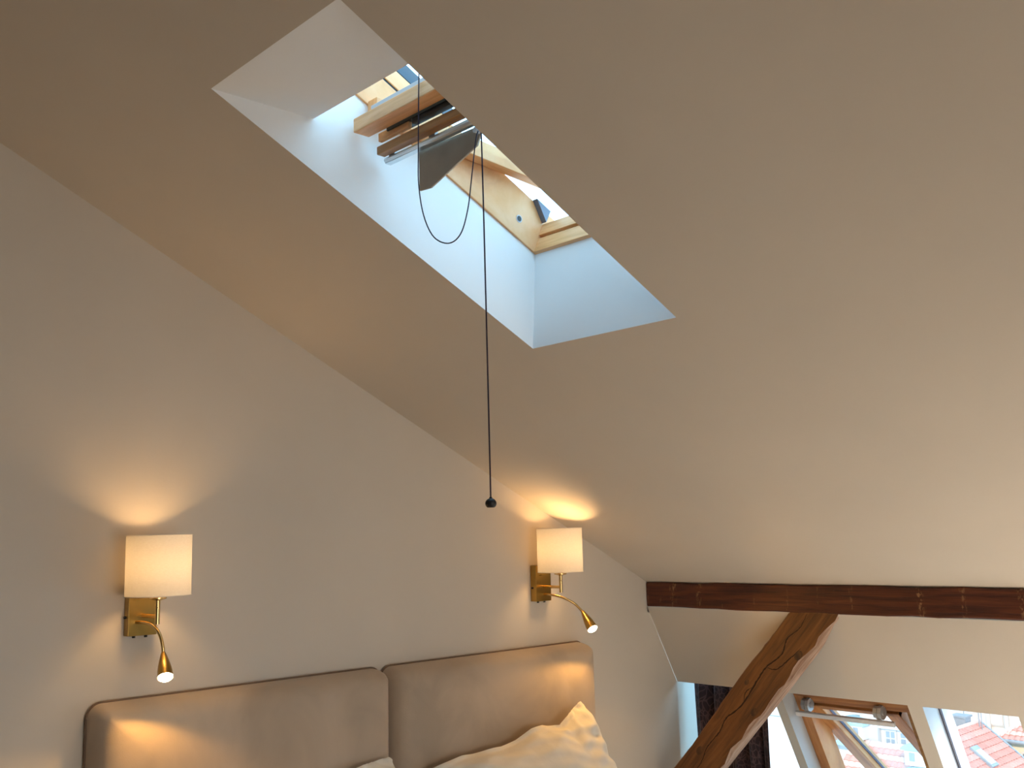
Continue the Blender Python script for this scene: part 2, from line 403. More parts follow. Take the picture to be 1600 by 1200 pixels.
# brace: local z runs from its top down to the lower left, in the plane of the purlin
bt = V((0.8830, YP+0.001, 1.272)); bd = V((-0.651, 0, -0.714)).normalized()
bx = V((0.714, 0, -0.651)).normalized()      # across, to the lower right
by = V((0, 1, 0))
brace = thing('brace', 'brown slanting wooden brace with a long crack, under the dark beam', 'beam', bt)
BW = 0.0840
bm = B(); rg = random.Random(11); rings = []; nS = 46; LB = 1.72; z0 = -0.0
for k in range(nS+1):
    t = LB*k/nS
    wane = 0.004*math.sin(t*17) + 0.004*math.sin(t*39+1) + rg.uniform(-0.004, 0.004)
    l = rg.uniform(-0.0015, 0.0015) + 0.003*math.sin(t*9)
    w = BW*(1 + 0.03*math.sin(t*5))
    # cut the head level with the beam's underside
    def slide(xl): return t + (0 if k else (-xl)*(0.651/0.714)*-1)
    row = [(-w+l, 0.004), (-w+l+0.004, 0.0), (w-0.006+wane*1.4, 0.0), (w+0.004+wane*0.6, 0.012), (w+0.004, 0.075), (-w+l, 0.075)]
    ring = []
    for (a, b) in row:
        zz = t
        if t < 0.32:                           # top slices shear to end level under the beam
            f = 1 - t/0.32; zz = t + f*(a*(-0.651/0.714))
        zw = bt.z + bx.z*a + bd.z*zz           # the back never goes deeper than the plaster behind it
        b = min(b, max(0.002, (ZP - zw)/1.816 - 0.004))
        ring.append(bm.verts.new((a, -b, zz)))
    rings.append(ring)
edge_faces = []
for a, b in zip(rings, rings[1:]):
    for i in range(6):
        f = bm.faces.new((a[i], a[(i+1) % 6], b[(i+1) % 6], b[i]))
        if i in (2, 3): f.material_index = 1
bm.faces.new(rings[0][::-1]); bm.faces.new(rings[-1])
bmesh.ops.recalc_face_normals(bm, faces=bm.faces)
me = bpy.data.meshes.new('post'); bm.to_mesh(me); bm.free(); me.materials.append(M['brace']); me.materials.append(M['brace_edge'])
bo = bpy.data.objects.new('timber', me); COL.objects.link(bo)
rm = Matrix((bx, -by, bd)).transposed()
bo.rotation_euler = rm.to_euler(); bo.parent = brace
def crack(pts, wid, seed):
    rg = random.Random(seed); pp = smooth_path([(x, YP+0.001, z) for x, z in pts], 9); bm = B(); L = []
    for i, p in enumerate(pp):
        d = (pp[min(i+1, len(pp)-1)] - pp[max(i-1, 0)]).normalized(); n = V((-d.z, 0, d.x)); e = i/(len(pp)-1)
        w = wid*(0.25 + 0.75*math.sin(math.pi*e))*rg.uniform(0.6, 1.2); j = n*rg.uniform(-0.0012, 0.0012)
        L.append((bm.verts.new(p+j+n*w), bm.verts.new(p+j+V((0, 0.010, 0))), bm.verts.new(p+j-n*w), bm.verts.new(p+j+V((0, -0.0006, 0)))))
    for q, r in zip(L, L[1:]):
        for i in range(4): bm.faces.new((q[i], q[(i+1) % 4], r[(i+1) % 4], r[i]))
    obj('crack', bm, 'crack', brace, label='long dark drying crack')
crack([(0.8483, 1.261), (0.809, 1.2019), (0.7468, 1.1553), (0.7145, 1.0894), (0.6352, 1.0309), (0.5812, 0.9649), (0.5011, 0.8625), (0.4171, 0.7987), (0.3763, 0.7365), (0.3051, 0.6625), (0.2712, 0.5967), (0.2274, 0.5482)], 0.0036, 1)
crack([(0.6352, 1.0309), (0.6834, 1.0261), (0.7398, 1.0636), (0.8084, 1.1183)], 0.0026, 2)
crack([(0.5609, 0.9426), (0.5253, 0.9188), (0.5095, 0.8737)], 0.0022, 3)
for i, (x, z) in enumerate([(0.7946, 1.0903), (0.5622, 0.8396), (0.5334, 0.961), (0.2635, 0.6435)]):
    bm = B(); r_ = (0.016, 0.014, 0.010, 0.015)[i]; c0 = V((x, YP+0.001, z)); al = V((bd.x, 0, bd.z))
    rim = [bm.verts.new(c0 + al*(1.5*r_*math.cos(q*math.pi/8)) + bx*(r_*math.sin(q*math.pi/8))) for q in range(16)]; mid = bm.verts.new(c0 - V((0, 0.0025, 0)))
    for q in range(16): bm.faces.new((rim[q], rim[(q+1) % 16], mid))
    obj('knot', bm, 'knot', brace, smooth=True, label='dark knot')

# ------------------------------------------------------------------ skylight (window_1)
w1 = thing('window_1', 'small pine roof window swung open at the top of the skylight shaft', 'window', rw((XL+XR)/2, 0), kind='structure')
AX = ((1, 0, 0), RS, RN)
JL, JR = XL+0.007, XR-0.007
def rbox(bm, x, s, n, bev=0.0): obox(bm, RO, AX, x, s, n, bev)
bm = B(); rbox(bm, (JL-0.03, JL), (-0.46, 0.03), (-0.004, 0.150), 0.002); rbox(bm, (JL-0.03, JL), (-1.0, -0.46), (-0.004, 0.100), 0.002)
jamb = obj('jamb', bm, 'pine', w1)
bm = B(); rbox(bm, (JR, JR+0.03), (-0.46, 0.03), (-0.004, 0.150), 0.002); rbox(bm, (JR, JR+0.03), (-1.0, -0.46), (-0.004, 0.100), 0.002)
obj('jamb', bm, 'pine', w1)
for xx in ((JL-0.026, JL-0.002), (JR+0.002, JR+0.026)):
    bm = B(); rbox(bm, xx, (-1.0, -0.46), (0.110, 0.158), 0.002); obj('upper_strip', bm, 'pine', w1)
    bm = B(); rbox(bm, (xx[0]-0.004, xx[1]-0.004), (-1.0, -0.46), (0.1, 0.112)); obj('groove', bm, 'black', w1)
    bm = B(); rbox(bm, xx, (-1.0, -0.46), (0.160, 0.200)); obj('cladding', bm, 'slate', w1, label='slate blue outer cladding')
bm = B(); rbox(bm, (JL-0.03, JR+0.03), (-0.012, 0.04), (-0.004, 0.050), 0.002); obj('bottom_rail', bm, 'pine_x', w1)
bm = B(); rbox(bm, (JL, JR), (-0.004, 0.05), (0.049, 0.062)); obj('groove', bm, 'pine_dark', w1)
bm = B(); rbox(bm, (JL, JR), (-0.016, 0.04), (0.060, 0.105), 0.002); obj('glazing_rail', bm, 'pine_x', w1)
bm = B(); rbox(bm, (JL-0.03, JR+0.03), (-1.04, -1.0), (-0.004, 0.158)); obj('top_rail', bm, 'pine_x', w1)
for (s, n) in ((-0.11, 0.055), (-0.815, 0.062)):
    bm = B(); disc(bm, rw(JL+0.0012, s, n), (1, 0, 0), 0.0125, 20)
    plug = obj('screw_plug', bm, 'alu_paint', w1)
    bm = B(); disc(bm, rw(JL+0.002, s, n), (1, 0, 0), 0.009, 16); obj('screw_hole', bm, 'black', plug)
bm = B(); prism(bm, [rw(JL, -0.085, 0.150), rw(JL, -0.020, 0.104), rw(JL, -0.018, 0.150)], (0.020, 0, 0))
obj('corner_seal', bm, 'slate_light', w1, label='blue grey rubber corner seal')
# sash, swung on its centre pivot so that its top hangs into the shaft
PV = rw(0, -0.455, 0.075)
ang = math.radians(-4.0)
TS = V((0, math.cos(ang), math.sin(ang))); TN = V((0, -math.sin(ang), math.cos(ang)))
AS = ((1, 0, 0), TS, TN)
SXL, SXR = JL+0.006, JR-0.006
sash = thing('sash', '', '', (0, 0, 0))
del sash['label']; del sash['category']
sash.parent = w1; sash.location = V((0, 0, 0))
def sbox(bm, x, s, n, bev=0.0): obox(bm, PV, AS, x, s, n, bev)
for xx in ((SXL, SXL+0.042), (SXR-0.042, SXR)):
    bm = B(); sbox(bm, xx, (-0.28, 0.42), (-0.024, 0.030), 0.002); obj('stile', bm, 'pine', sash)
bm = B(); sbox(bm, (SXL, SXR), (0.385, 0.43), (-0.024, 0.030), 0.002); obj('bottom_rail', bm, 'pine_x', sash)
bm = B(); box(bm, (SXL+0.010, SXR), (1.500, 1.552), (2.701, 2.741), 0.003)
obj('top_rail', bm, 'pine_x', sash)
bm = B(); box(bm, (SXL+0.075, SXR), (1.512, 1.545), (2.743, 2.760), 0.002); obj('outer_cladding', bm, 'alu_paint', sash, label='grey metal outer cladding')
bm = B(); box(bm, (SXL+0.08, SXR-0.02), (1.56, 1.60), (2.700, 2.72)); obj('vent_slot', bm, 'black', sash)
bm = B(); box(bm, (SXL+0.035, SXL+0.17), (1.565, 1.578), (2.684, 2.708), 0.002); obj('vent_block', bm, 'pine_x', sash)
bm = B(); box(bm, (SXL+0.19, SXL+0.42), (1.562, 1.574), (2.686, 2.712)); obj('vent_filter', bm, 'black', sash)
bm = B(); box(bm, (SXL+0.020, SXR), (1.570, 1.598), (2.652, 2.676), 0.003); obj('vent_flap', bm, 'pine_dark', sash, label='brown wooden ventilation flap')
bm = B(); tube(bm, [(SXL+0.014, 1.606, 2.647), (SXR-0.04, 1.606, 2.640)], 0.0075, 8)
bm2 = bm; obox(bm2, (0, 0, 0), XYZ, (SXL+0.014, SXR-0.04), (1.604, 1.622), (2.637, 2.652))
bar = obj('control_bar', bm2, 'alu', sash, label='silver control bar')
for x in (SXL+0.035, SXL+0.21):
    bm = B(); box(bm, (x, x+0.026), (1.600, 1.612), (2.648, 2.695), 0.002); obj('bar_bracket', bm, 'steel', sash)
bm = B(); sbox(bm, (SXL+0.038, SXR-0.038), (-0.20, 0.39), (0.000, 0.006)); obj('glass', bm, 'glass', sash)

# flat taupe panel under the bar, a triangular shape of unknown nature
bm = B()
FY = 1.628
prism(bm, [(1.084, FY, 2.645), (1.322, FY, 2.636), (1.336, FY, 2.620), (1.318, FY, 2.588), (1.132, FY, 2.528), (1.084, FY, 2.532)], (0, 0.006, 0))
fl = thing('taupe_panel', 'taupe triangular panel under the silver bar in the skylight', 'flap', (1.2, FY, 2.53))
obj('panel_sheet', bm, 'flap', fl)
bm = B(); tube(bm, [(1.336, FY+0.003, 2.621), (1.318, FY+0.003, 2.588), (1.132, FY+0.003, 2.528)], 0.0022, 6); obj('edge_strip', bm, 'linen', fl, label='thin white edge strip')

# cords
loop = [(1.256, 1.495, 2.790), (1.252, 1.495, 2.68), (1.249, 1.495, 2.557), (1.245, 1.498, 2.475), (1.254, 1.505, 2.395), (1.280, 1.515, 2.335), (1.322, 1.527, 2.311), (1.352, 1.540, 2.330), (1.366, 1.552, 2.39), (1.366, 1.566, 2.47), (1.362, 1.580, 2.54), (1.357, 1.592, 2.585), (1.347, 1.607, 2.608), (1.333, 1.621, 2.620)]
pc = thing('pull_cord', 'dark skylight cord, looped in the shaft, then hanging straight down to a black ball', 'cord', (1.362, 1.61, 1.67))
bm = B(); tube(bm, smooth_path(loop, 7), 0.0016, 6); obj('looped_cord', bm, 'cord', pc)
bm = B(); tube(bm, smooth_path([(1.336, 1.612, 2.620), (1.346, 1.606, 2.626), (1.356, 1.606, 2.612), (1.359, 1.608, 2.58), (1.360, 1.61, 2.2), (1.362, 1.61, 1.69)], 6), 0.0019, 6)
obj('hanging_cord', bm, 'cord', pc)
bm = B(); bmesh.ops.create_uvsphere(bm, u_segments=20, v_segments=14, radius=0.0135)
for v in bm.verts:
    v.co.z = max(v.co.z*0.92, -0.0095)
    v.co += V((1.362, 1.61, 1.684))
tube(bm, [(1.362, 1.61, 1.69), (1.362, 1.61, 1.699)], [0.006, 0.003], 10)
obj('ball', bm, 'black', pc, smooth=True)
bm = B(); tube(bm, [(1.336, 1.606, 2.617), (1.336, 1.622, 2.617)], 0.0075, 14); tube(bm, [(1.336, 1.614, 2.620), (1.343, 1.612, 2.640)], 0.003, 8)
o = obj('pulley', bm, 'steel'); tag(o, 'tiny steel pulley at the end of the skylight bar, carrying the cords', 'pulley'); recentre(o)

# ------------------------------------------------------------------ wall sconces
def sconce(y0, label, neck, tip0, tip1):
    t = thing('wall_sconce', label, 'lamp', (0, y0, 1.335), group='brass sconces over the headboard')
    bm = B(); box(bm, (0.0015, 0.035), (y0-0.045, y0+0.045), (1.336, 1.486), 0.0015); obj('backplate', bm, 'brass', t)
    for yy in (-0.02, 0.018):
        bm = B(); tube(bm, [(0.018, y0+yy, 1.337), (0.018, y0+yy, 1.329)], 0.005, 10); obj('switch', bm, 'black', t)
    bm = B(); tube(bm, [(0.014, y0-0.044, 1.392), (0.014, y0-0.050, 1.392)], 0.004, 10); obj('fixing_screw', bm, 'black', t)
    ax = 0.137
    bm = B(); tube(bm, [(0.033, y0, 1.396), (ax, y0, 1.396)], 0.0062, 12); obj('arm', bm, 'brass_light', t, smooth=True)
    bm = B(); tube(bm, [(ax, y0, 1.374), (ax, y0, 1.449)], 0.0075, 12); tube(bm, [(ax, y0, 1.444), (ax, y0, 1.449), (ax, y0, 1.453)], [0.010, 0.026, 0.026], 20); tube(bm, [(ax, y0, 1.453), (ax, y0, 1.50)], 0.012, 14)
    obj('socket', bm, 'brass_light', t, smooth=True)
    # open drum shade
    n = 64; bm = B(); r = 0.0955
    zs = [1.457, 1.4595, 1.6375, 1.640]
    outer = [[bm.verts.new((ax+r*math.cos(2*math.pi*k/n), y0+r*math.sin(2*math.pi*k/n), z)) for k in range(n)] for z in zs]
    for a, b in zip(outer, outer[1:]):
        for k in range(n): bm.faces.new((a[k], a[(k+1) % n], b[(k+1) % n], b[k]))
    sh = obj('lamp_shade', bm, 'shade', t, smooth=True, label='cream drum shade, lit from inside')
    for z in (1.4585, 1.6385):
        bm = B(); tube(bm, [(ax+(r+0.0004)*math.cos(2*math.pi*k/n), y0+(r+0.0004)*math.sin(2*math.pi*k/n), z) for k in range(n+1)], 0.0013, 6, cap=False); obj('shade_rim', bm, 'linen', sh, smooth=True)
    bm = B(); bmesh.ops.create_uvsphere(bm, u_segments=16, v_segments=10, radius=0.022)
    for v in bm.verts: v.co = V((ax, y0, 1.535)) + V((v.co.x, v.co.y, v.co.z*1.5))
    obj('bulb', bm, 'bulb', t, smooth=True)
    l = bpy.data.lights.new('sconce_bulb_light', 'POINT'); l.energy = 6.6; l.color = (1.0, 0.60, 0.25); l.shadow_soft_size = 0.03
    lo = bpy.data.objects.new('sconce_bulb_light', l); COL.objects.link(lo); lo.location = (ax, y0, 1.545)
    # reading light
    bm = B(); tube(bm, smooth_path(neck, 8), 0.0052, 10); obj('gooseneck', bm, 'brass_light', t, smooth=True)
    a, b = V(tip0), V(tip1); d = (b-a).normalized(); L = (b-a).length
    prof = [(0.0, 0.006), (0.08, 0.0085), (0.3, 0.0135), (0.55, 0.0185), (0.78, 0.0215), (1.0, 0.0225)]
    bm = B(); tube(bm, [a+d*L*f for f, _ in prof], [r_ for _, r_ in prof], 24, cap=False)
    hd = obj('reading_head', bm, 'brass', t, smooth=True)
    bm = B(); tube(bm, [b-d*0.004, b+d*0.001, b+d*0.005, b+d*0.008], [0.0215, 0.0205, 0.016, 0.008], 24); obj('lens', bm, 'led', hd, label='glowing reading light lens')
    s = bpy.data.lights.new('reading_spot_light', 'SPOT'); s.energy = 6.5; s.color = (1.0, 0.52, 0.12); s.spot_size = math.radians(172); s.spot_blend = 0.22; s.shadow_soft_size = 0.012
    so = bpy.data.objects.new('reading_spot_light', s); COL.objects.link(so); so.location = b + d*0.012
    so.rotation_euler = d.to_track_quat('-Z', 'Y').to_euler()
    return t
sconce(1.358, 'lit brass wall sconce at the left, cream drum shade, reading head hanging straight down',
       [(0.034, 1.338, 1.377), (0.08, 1.345, 1.377), (0.125, 1.353, 1.368), (0.148, 1.362, 1.343), (0.156, 1.368, 1.312), (0.158, 1.370, 1.288)], (0.158, 1.370, 1.291), (0.215, 1.352, 1.226))
sconce(3.108, 'lit brass wall sconce nearer the dark beam, reading head bent out to the right',
       [(0.034, 3.110, 1.364), (0.07, 3.118, 1.362), (0.11, 3.140, 1.352), (0.14, 3.178, 1.327), (0.152, 3.205, 1.300), (0.156, 3.214, 1.288)], (0.156, 3.214, 1.291), (0.220, 3.204, 1.221))

# ------------------------------------------------------------------ bed
bed = thing('bed', 'bed with a taupe velvet headboard of two rounded panels', 'bed', (1.0, 2.24, 0))
def panel(y0, y1):
    """cushioned panel: rounded outline at the back, domed front"""
    zt, zb = 1.147, 0.30; R = 0.042
    def outline(inset, x):
        r = max(R-inset, 0.012); pts = []
        a0, a1, b0, b1 = y0+inset, y1-inset, zb+inset, zt-inset
        for cy, cz, st_ in ((a1-r, b1-r, 0), (a0+r, b1-r, 90), (a0+r, b0+r, 180), (a1-r, b0+r, 270)):
            for k in range(9):
                th = math.radians(st_+k*90/8); pts.append((x, cy+r*math.cos(th), cz+r*math.sin(th)))
        return pts
    rows = [(0.0, 0.004), (0.0, 0.022), (0.003, 0.048), (0.009, 0.072), (0.019, 0.091), (0.034, 0.105), (0.056, 0.115), (0.09, 0.121), (0.16, 0.125)]
    bm = B(); rr = [[bm.verts.new(p) for p in outline(i, x)] for i, x in rows]
    n = len(rr[0])
    for a, b in zip(rr, rr[1:]):
        for k in range(n): bm.faces.new((a[k], a[(k+1) % n], b[(k+1) % n], b[k]))
    bm.faces.new(rr[-1]); bm.faces.new(rr[0][::-1])
    p = obj('headboard_panel', bm, 'velvet', bed, smooth=True, angle=60)
    bm = B(); pts = outline(-0.002, 0.013); tube(bm, pts+[pts[0]], 0.0035, 6, cap=False)
    obj('piping', bm, 'piping', p, smooth=True)
panel(1.206, 2.266); panel(2.271, 3.362)
bm = B(); box(bm, (0.10, 2.10), (1.17, 3.31), (0.06, 0.30), 0.01); obj('bed_base', bm, 'velvet', bed)
for sx in (0.2, 2.0):
    for sy in (1.3, 3.18):
        bm = B(); tube(bm, [(sx, sy, 0.0), (sx, sy, 0.07)], [0.018, 0.025], 12); obj('leg', bm, 'black', bed)
bm = B(); box(bm, (0.13, 2.08), (1.18, 3.30), (0.30, 0.52), 0.05); obj('mattress', bm, 'mattress', bed, smooth=True)

def lerp(tbl, t):
    for (a, va), (b, vb) in zip(tbl, tbl[1:]):
        if t <= b: 
            f = (t-a)/(b-a)
            return va+(vb-va)*f
    return tbl[-1][1]
def pillow(name, label, y0, y1, topz, seed, x_top=0.16, x_bot=0.42, zb=0.535, thick=0.085):
    """stuffed pillow leaning on the headboard; topz: table of top edge height across the width"""
    rg = random.Random(seed); nu, nv = 96, 56
    ph = [rg.uniform(0, 6.28) for _ in range(8)]
    bm = B(); grids = []
    for side in (1, -1):
        g = []
        for j in range(nv+1):
            v = j/nv; row = []
            for i in range(nu+1):
                u = i/nu
                y = y0+(y1-y0)*u + 0.012*math.sin(v*3.1)*(1 if u > .5 else -1)
                zt = lerp(topz, y)
                z = zb+(zt-zb)*v
                x = x_bot+(x_top-x_bot)*v
                eu = min(1, max(0, (0.5-abs(u-0.5))-0.055)/0.30); ev = min(1, max(0, (0.5-abs(v-0.5))-0.05)/0.30)
                puff = (math.sin(eu*math.pi/2)**0.6)*(math.sin(ev*math.pi/2)**0.6) if eu > 0 and ev > 0 else 0
                wr = 0.006*math.sin(9*u+13*v+ph[0]) + 0.006*math.sin(27*u-19*v+2*math.sin(5*v)+ph[1]) + 0.005*math.sin(41*v+37*u+2*math.sin(6*u)+ph[2])
                wr += 0.010*max(0, math.sin(14*math.atan2(1.05-v, u-0.86+1e-4)+ph[3]))*max(0, 1-((u-0.86)**2*6+(1-v)**2*3))
                t = thick*puff + wr*(0.35+0.65*(1-abs(2*puff-1)))*(1 if side > 0 else 0.3)
                edge = i in (0, nu) or j in (0, nv)
                off = wr*0.8 if edge else side*(t+0.0025)
                if not edge and puff == 0: off = side*0.0025 + wr*0.8
                row.append(bm.verts.new((x+off*0.82, y, z+off*0.45)))
            g.append(row)
        grids.append(g)
        for j in range(nv):
            for i in range(nu): bm.faces.new((g[j][i], g[j][i+1], g[j+1][i+1], g[j+1][i]))
    bmesh.ops.remove_doubles(bm, verts=bm.verts, dist=1e-4)
    o = obj(name, bm, 'linen', smooth=True, angle=80); tag(o, label, 'pillow', 'white pillows against the headboard'); recentre(o)
    return o
pillow('pillow', 'white pillow leaning on the left headboard panel, its corner just in view', 1.45, 2.195, [(1.45, 0.80), (1.70, 0.806), (1.95, 0.830), (2.14, 0.858), (2.195, 0.862)], 2)
pillow('pillow', 'white pillow with a pointed flanged corner standing up by the right headboard panel', 2.36, 3.215,
       [(2.36, 0.80), (2.5, 0.822), (2.70, 0.825), (2.78, 0.838), (2.85, 0.864), (2.92, 0.872), (2.975, 0.862), (3.01, 0.856), (3.06, 0.888), (3.14, 0.934), (3.155, 0.936), (3.175, 0.90), (3.215, 0.74)], 4, x_top=0.19, x_bot=0.42)

# ------------------------------------------------------------------ curtain
bm = B(); nx, nz = 90, 24; rg = random.Random(9); rows = []
for j in range(nz+1):
    z = 0.10 + (0.95-0.10)*j/nz; row = []
    for i in range(nx+1):
        u = i/nx; x = 0.012 + 0.428*u
        y = 4.150 + 0.020*math.sin(u*30+0.6*math.sin(z*2)) + 0.006*math.sin(u*71+2)
        row.append(bm.verts.new((x + 0.006*math.sin(z*5+u*8), y, z)))
    rows.append(row)
for a, b in zip(rows, rows[1:]):
    for i in range(nx): bm.faces.new((a[i], a[i+1], b[i+1], b[i]))
o = obj('curtain', bm, 'curtain', smooth=True); tag(o, 'dark maroon patterned curtain hanging in the window niche behind the brace', 'curtain'); recentre(o)
sm = o.modifiers.new('thickness', 'SOLIDIFY'); sm.thickness = 0.004

# ------------------------------------------------------------------ dormer windows
AW = ((1, 0, 0), SD, SN)
def wbox(bm, x, s, n, bev=0.0): obox(bm, SO, AW, x, s, n, bev)
ST, SB = S_TOP, S_SILL
# window_2: behind the curtain, plain glazing
w2 = thing('window_2', 'narrow window behind the maroon curtain, white with daylight', 'window', st(0.25, SB), kind='structure')
bm = B(); wbox(bm, (-0.045, 0.52), (ST-0.13, SB+0.05), (0.175, 0.181)); obj('glass', bm, 'glass', w2)
bm = B(); wbox(bm, (-0.045, 0.52), (SB, SB+0.06), (0.15, 0.20)); obj('bottom_rail', bm, 'pine_orange_x', w2)
# window_3: pine frame and sash pushed open at the bottom
w3 = thing('window_3', 'orange pine window with a silver bar, its sash pushed open, right of the brace', 'window', st(0.86, SB), kind='structure')
X0, X1 = 0.566, 1.151
bm = B(); wbox(bm, (X0, X0+0.05), (ST-0.06, SB), (0.085, 0.195), 0.002); obj('jamb', bm, 'pine_orange', w3)
bm = B(); wbox(bm, (X1-0.085, X1), (ST-0.06, SB), (0.115, 0.195), 0.002); obj('jamb', bm, 'pine_dark', w3)  # darker wood: the shade of the gap beside the sash is in the colour
for k, (s0, s1, n0, n1) in enumerate(((-0.08, 0.074, 0.08, 0.20), (0.074, 0.092, 0.088, 0.2), (0.092, 0.108, 0.096, 0.2), (0.108, 0.122, 0.104, 0.2))):
    bm = B(); wbox(bm, (X0+0.003, X1-0.003), (ST+s0, ST+s1), (n0, n1), 0.0015); obj('head_rail', bm, 'pine_orange_x', w3)
bm = B(); wbox(bm, (X0, X1), (SB-0.05, SB), (0.085, 0.195), 0.002); obj('bottom_rail', bm, 'pine_orange_x', w3)
sash3 = bpy.data.objects.new('sash', None); COL.objects.link(sash3); sash3.parent = w3
H3 = st(0, ST+0.118, 0.125)
a3 = math.radians(25)
TD = SD*math.cos(a3) + SN*math.sin(a3); TNN = SN*math.cos(a3) - SD*math.sin(a3)
A3 = ((1, 0, 0), TD, TNN)
def tbox(bm, x, s, n, bev=0.0): obox(bm, H3, A3, x, s, n, bev)
Q0, Q1 = 0.602, 1.036
bm = B(); tbox(bm, (Q0, Q0+0.068), (0.0, 1.10), (-0.03, 0.025), 0.003); obj('stile', bm, 'pine_orange', sash3)
bm = B(); tbox(bm, (Q1-0.062, Q1), (0.0, 1.10), (-0.03, 0.025), 0.003); obj('stile', bm, 'pine_orange', sash3)
bm = B(); tbox(bm, (Q0, Q1), (0.0, 0.030), (-0.03, 0.025), 0.003); obj('top_rail', bm, 'pine_orange_x', sash3)
bm = B(); tbox(bm, (Q0, Q1), (1.03, 1.10), (-0.03, 0.025), 0.003); obj('bottom_rail', bm, 'pine_orange_x', sash3)
for xx in ((Q0+0.068, Q0+0.0700), (Q0+0.077, Q0+0.0790), (Q1-0.064, Q1-0.062)):
    bm = B(); tbox(bm, xx, (0.030, 1.03), (-0.004, 0.001)); obj('gasket', bm, 'gasket', sash3)
bm = B(); tbox(bm, (Q0+0.065, Q1-0.06), (0.025, 1.05), (0.002, 0.008)); obj('glass', bm, 'glass', sash3)
# silver bar with two clamps
bar3 = bpy.data.objects.new('control_bar', None); COL.objects.link(bar3); bar3.parent = w3; bar3['label'] = 'silver handle bar'
bm = B(); obox(bm, st(0, ST+0.142, 0.045), AW, (0.575, 1.038), (-0.011, 0.011), (-0.006, 0.007), 0.003); obj('rod', bm, 'pale_metal', bar3)
for x in (0.628, 0.968):
    bm = B(); c = st(x, ST+0.108, 0.070)
    for (dx, r_) in ((-0.016, 0.026), (0.004, 0.030)):
        hexa = [c + V((dx, 0, 0)) + SD*(r_*math.cos(k*math.pi/4+0.3)) + SN*(r_*math.sin(k*math.pi/4+0.3)) for k in range(8)]
        prism(bm, hexa, (0.016, 0, 0))
    tube(bm, [c-V((0.020, 0, 0)), c+V((0.024, 0, 0))], 0.012, 12)
    obox(bm, st(x, ST+0.130, 0.055), AW, (-0.010, 0.010), (-0.03, 0.008), (-0.004, 0.03), 0.001)
    obj('clamp', bm, 'steel', bar3)
# window_4: fixed glazing of the next opening
w4 = thing('window_4', 'fixed window at the right edge looking out on the red roofs', 'window', st(1.4, SB), kind='structure')
X0, X1 = 1.215, 1.579
for xx in ((X0, X0+0.0022), (X0+0.0085, X0+0.0105)):
    bm = B(); wbox(bm, xx, (ST-0.09, SB), (0.108, 0.112)); obj('gasket', bm, 'gasket', w4)
bm = B(); wbox(bm, (X0, X0+0.009), (ST-0.09, SB), (0.112, 0.15)); obj('jamb', bm, 'alu_paint', w4)
bm = B(); wbox(bm, (X1-0.012, X1), (ST-0.09, SB), (0.112, 0.19)); obj('jamb', bm, 'alu_paint', w4)
bm = B(); wbox(bm, (X0, X1), (SB, SB+0.05), (0.10, 0.19)); obj('bottom_rail', bm, 'alu_paint', w4)
bm = B(); wbox(bm, (X0, X1), (ST-0.10, SB), (0.150, 0.156)); obj('glass', bm, 'glass', w4)
# further eaves windows, out of the picture
for i, (a, b) in enumerate(OPEN[3:]):
    w = thing('window_%d' % (5+i), ['plain roof window beside the camera, first beyond the picture', 'wide plain roof window beside the camera, second beyond the picture'][i], 'window', st((a+b)/2, SB), kind='structure')
    bm = B(); wbox(bm, (a, b), (ST-0.10, SB+0.05), (0.150, 0.156)); obj('glass', bm, 'glass', w)
    for xx in ((a, a+0.04), (b-0.04, b)):
        bm = B(); wbox(bm, xx, (ST-0.06, SB), (0.10, 0.19)); obj('jamb', bm, 'pine_orange', w)

# ------------------------------------------------------------------ houses outside
def far(px, py, y):
    """site survey: where the line of sight through a photo point meets the vertical plane at depth y"""
    d = FWD + RIGHT*((px-800)/FPX) - UP*((py-600)/FPX)
    return CAM + d*((y-CAM.y)/d.y)
bm = B(); box(bm, (-90, 60), (8, 140), (-20.2, -20)); o = obj('ground', bm, 'paving', kind='structure'); tag(o, 'grey courtyard and street far below the windows', 'ground')

def course_mesh(L, step, tile=0.26, lift=0.045):
    """one row of barrel tiles, lying along local x, up the slope along local y, out along z"""
    bm = B(); n = max(2, int(L/tile)); prof = []
    for i in range(n):
        for f, h in ((0.0, 0.0), (0.25, 0.035), (0.5, 0.048), (0.75, 0.035)):
            prof.append(((i+f)*L/n, h))
    prof.append((L, 0.0))
    lo = [bm.verts.new((x, -0.03, h+lift)) for x, h in prof]; hi = [bm.verts.new((x, step, h)) for x, h in prof]
    un = [bm.verts.new((x, -0.03, h+lift-0.04)) for x, h in prof]
    for i in range(len(prof)-1):
        bm.faces.new((lo[i], lo[i+1], hi[i+1], hi[i])); bm.faces.new((un[i], un[i+1], lo[i+1], lo[i]))
    me = bpy.data.meshes.new('tile_course'); bm.to_mesh(me); bm.free(); return me
def tiled_slope(parent, o, along, up, L, n, step, mats, lens=None):
    """n rows up the slope from o; lens(i) -> (offset, length) when the slope narrows"""
    along = V(along).normalized(); up = V(up).normalized(); out = along.cross(up)
    rm = Matrix((along, up, out)).transposed().to_euler(); cache = {}
    for i in range(n):
        off, ln = lens(i) if lens else (0, L)
        if ln < 0.3: break
        key = (round(ln, 2), i % len(mats))
        if key not in cache:
            cache[key] = course_mesh(ln, step); cache[key].materials.append(M[mats[i % len(mats)]])
        c = bpy.data.objects.new('tile_course', cache[key]); COL.objects.link(c); c.parent = parent
        c.rotation_euler = rm; c.location = V(o) + along*off + up*(i*step) - parent.location

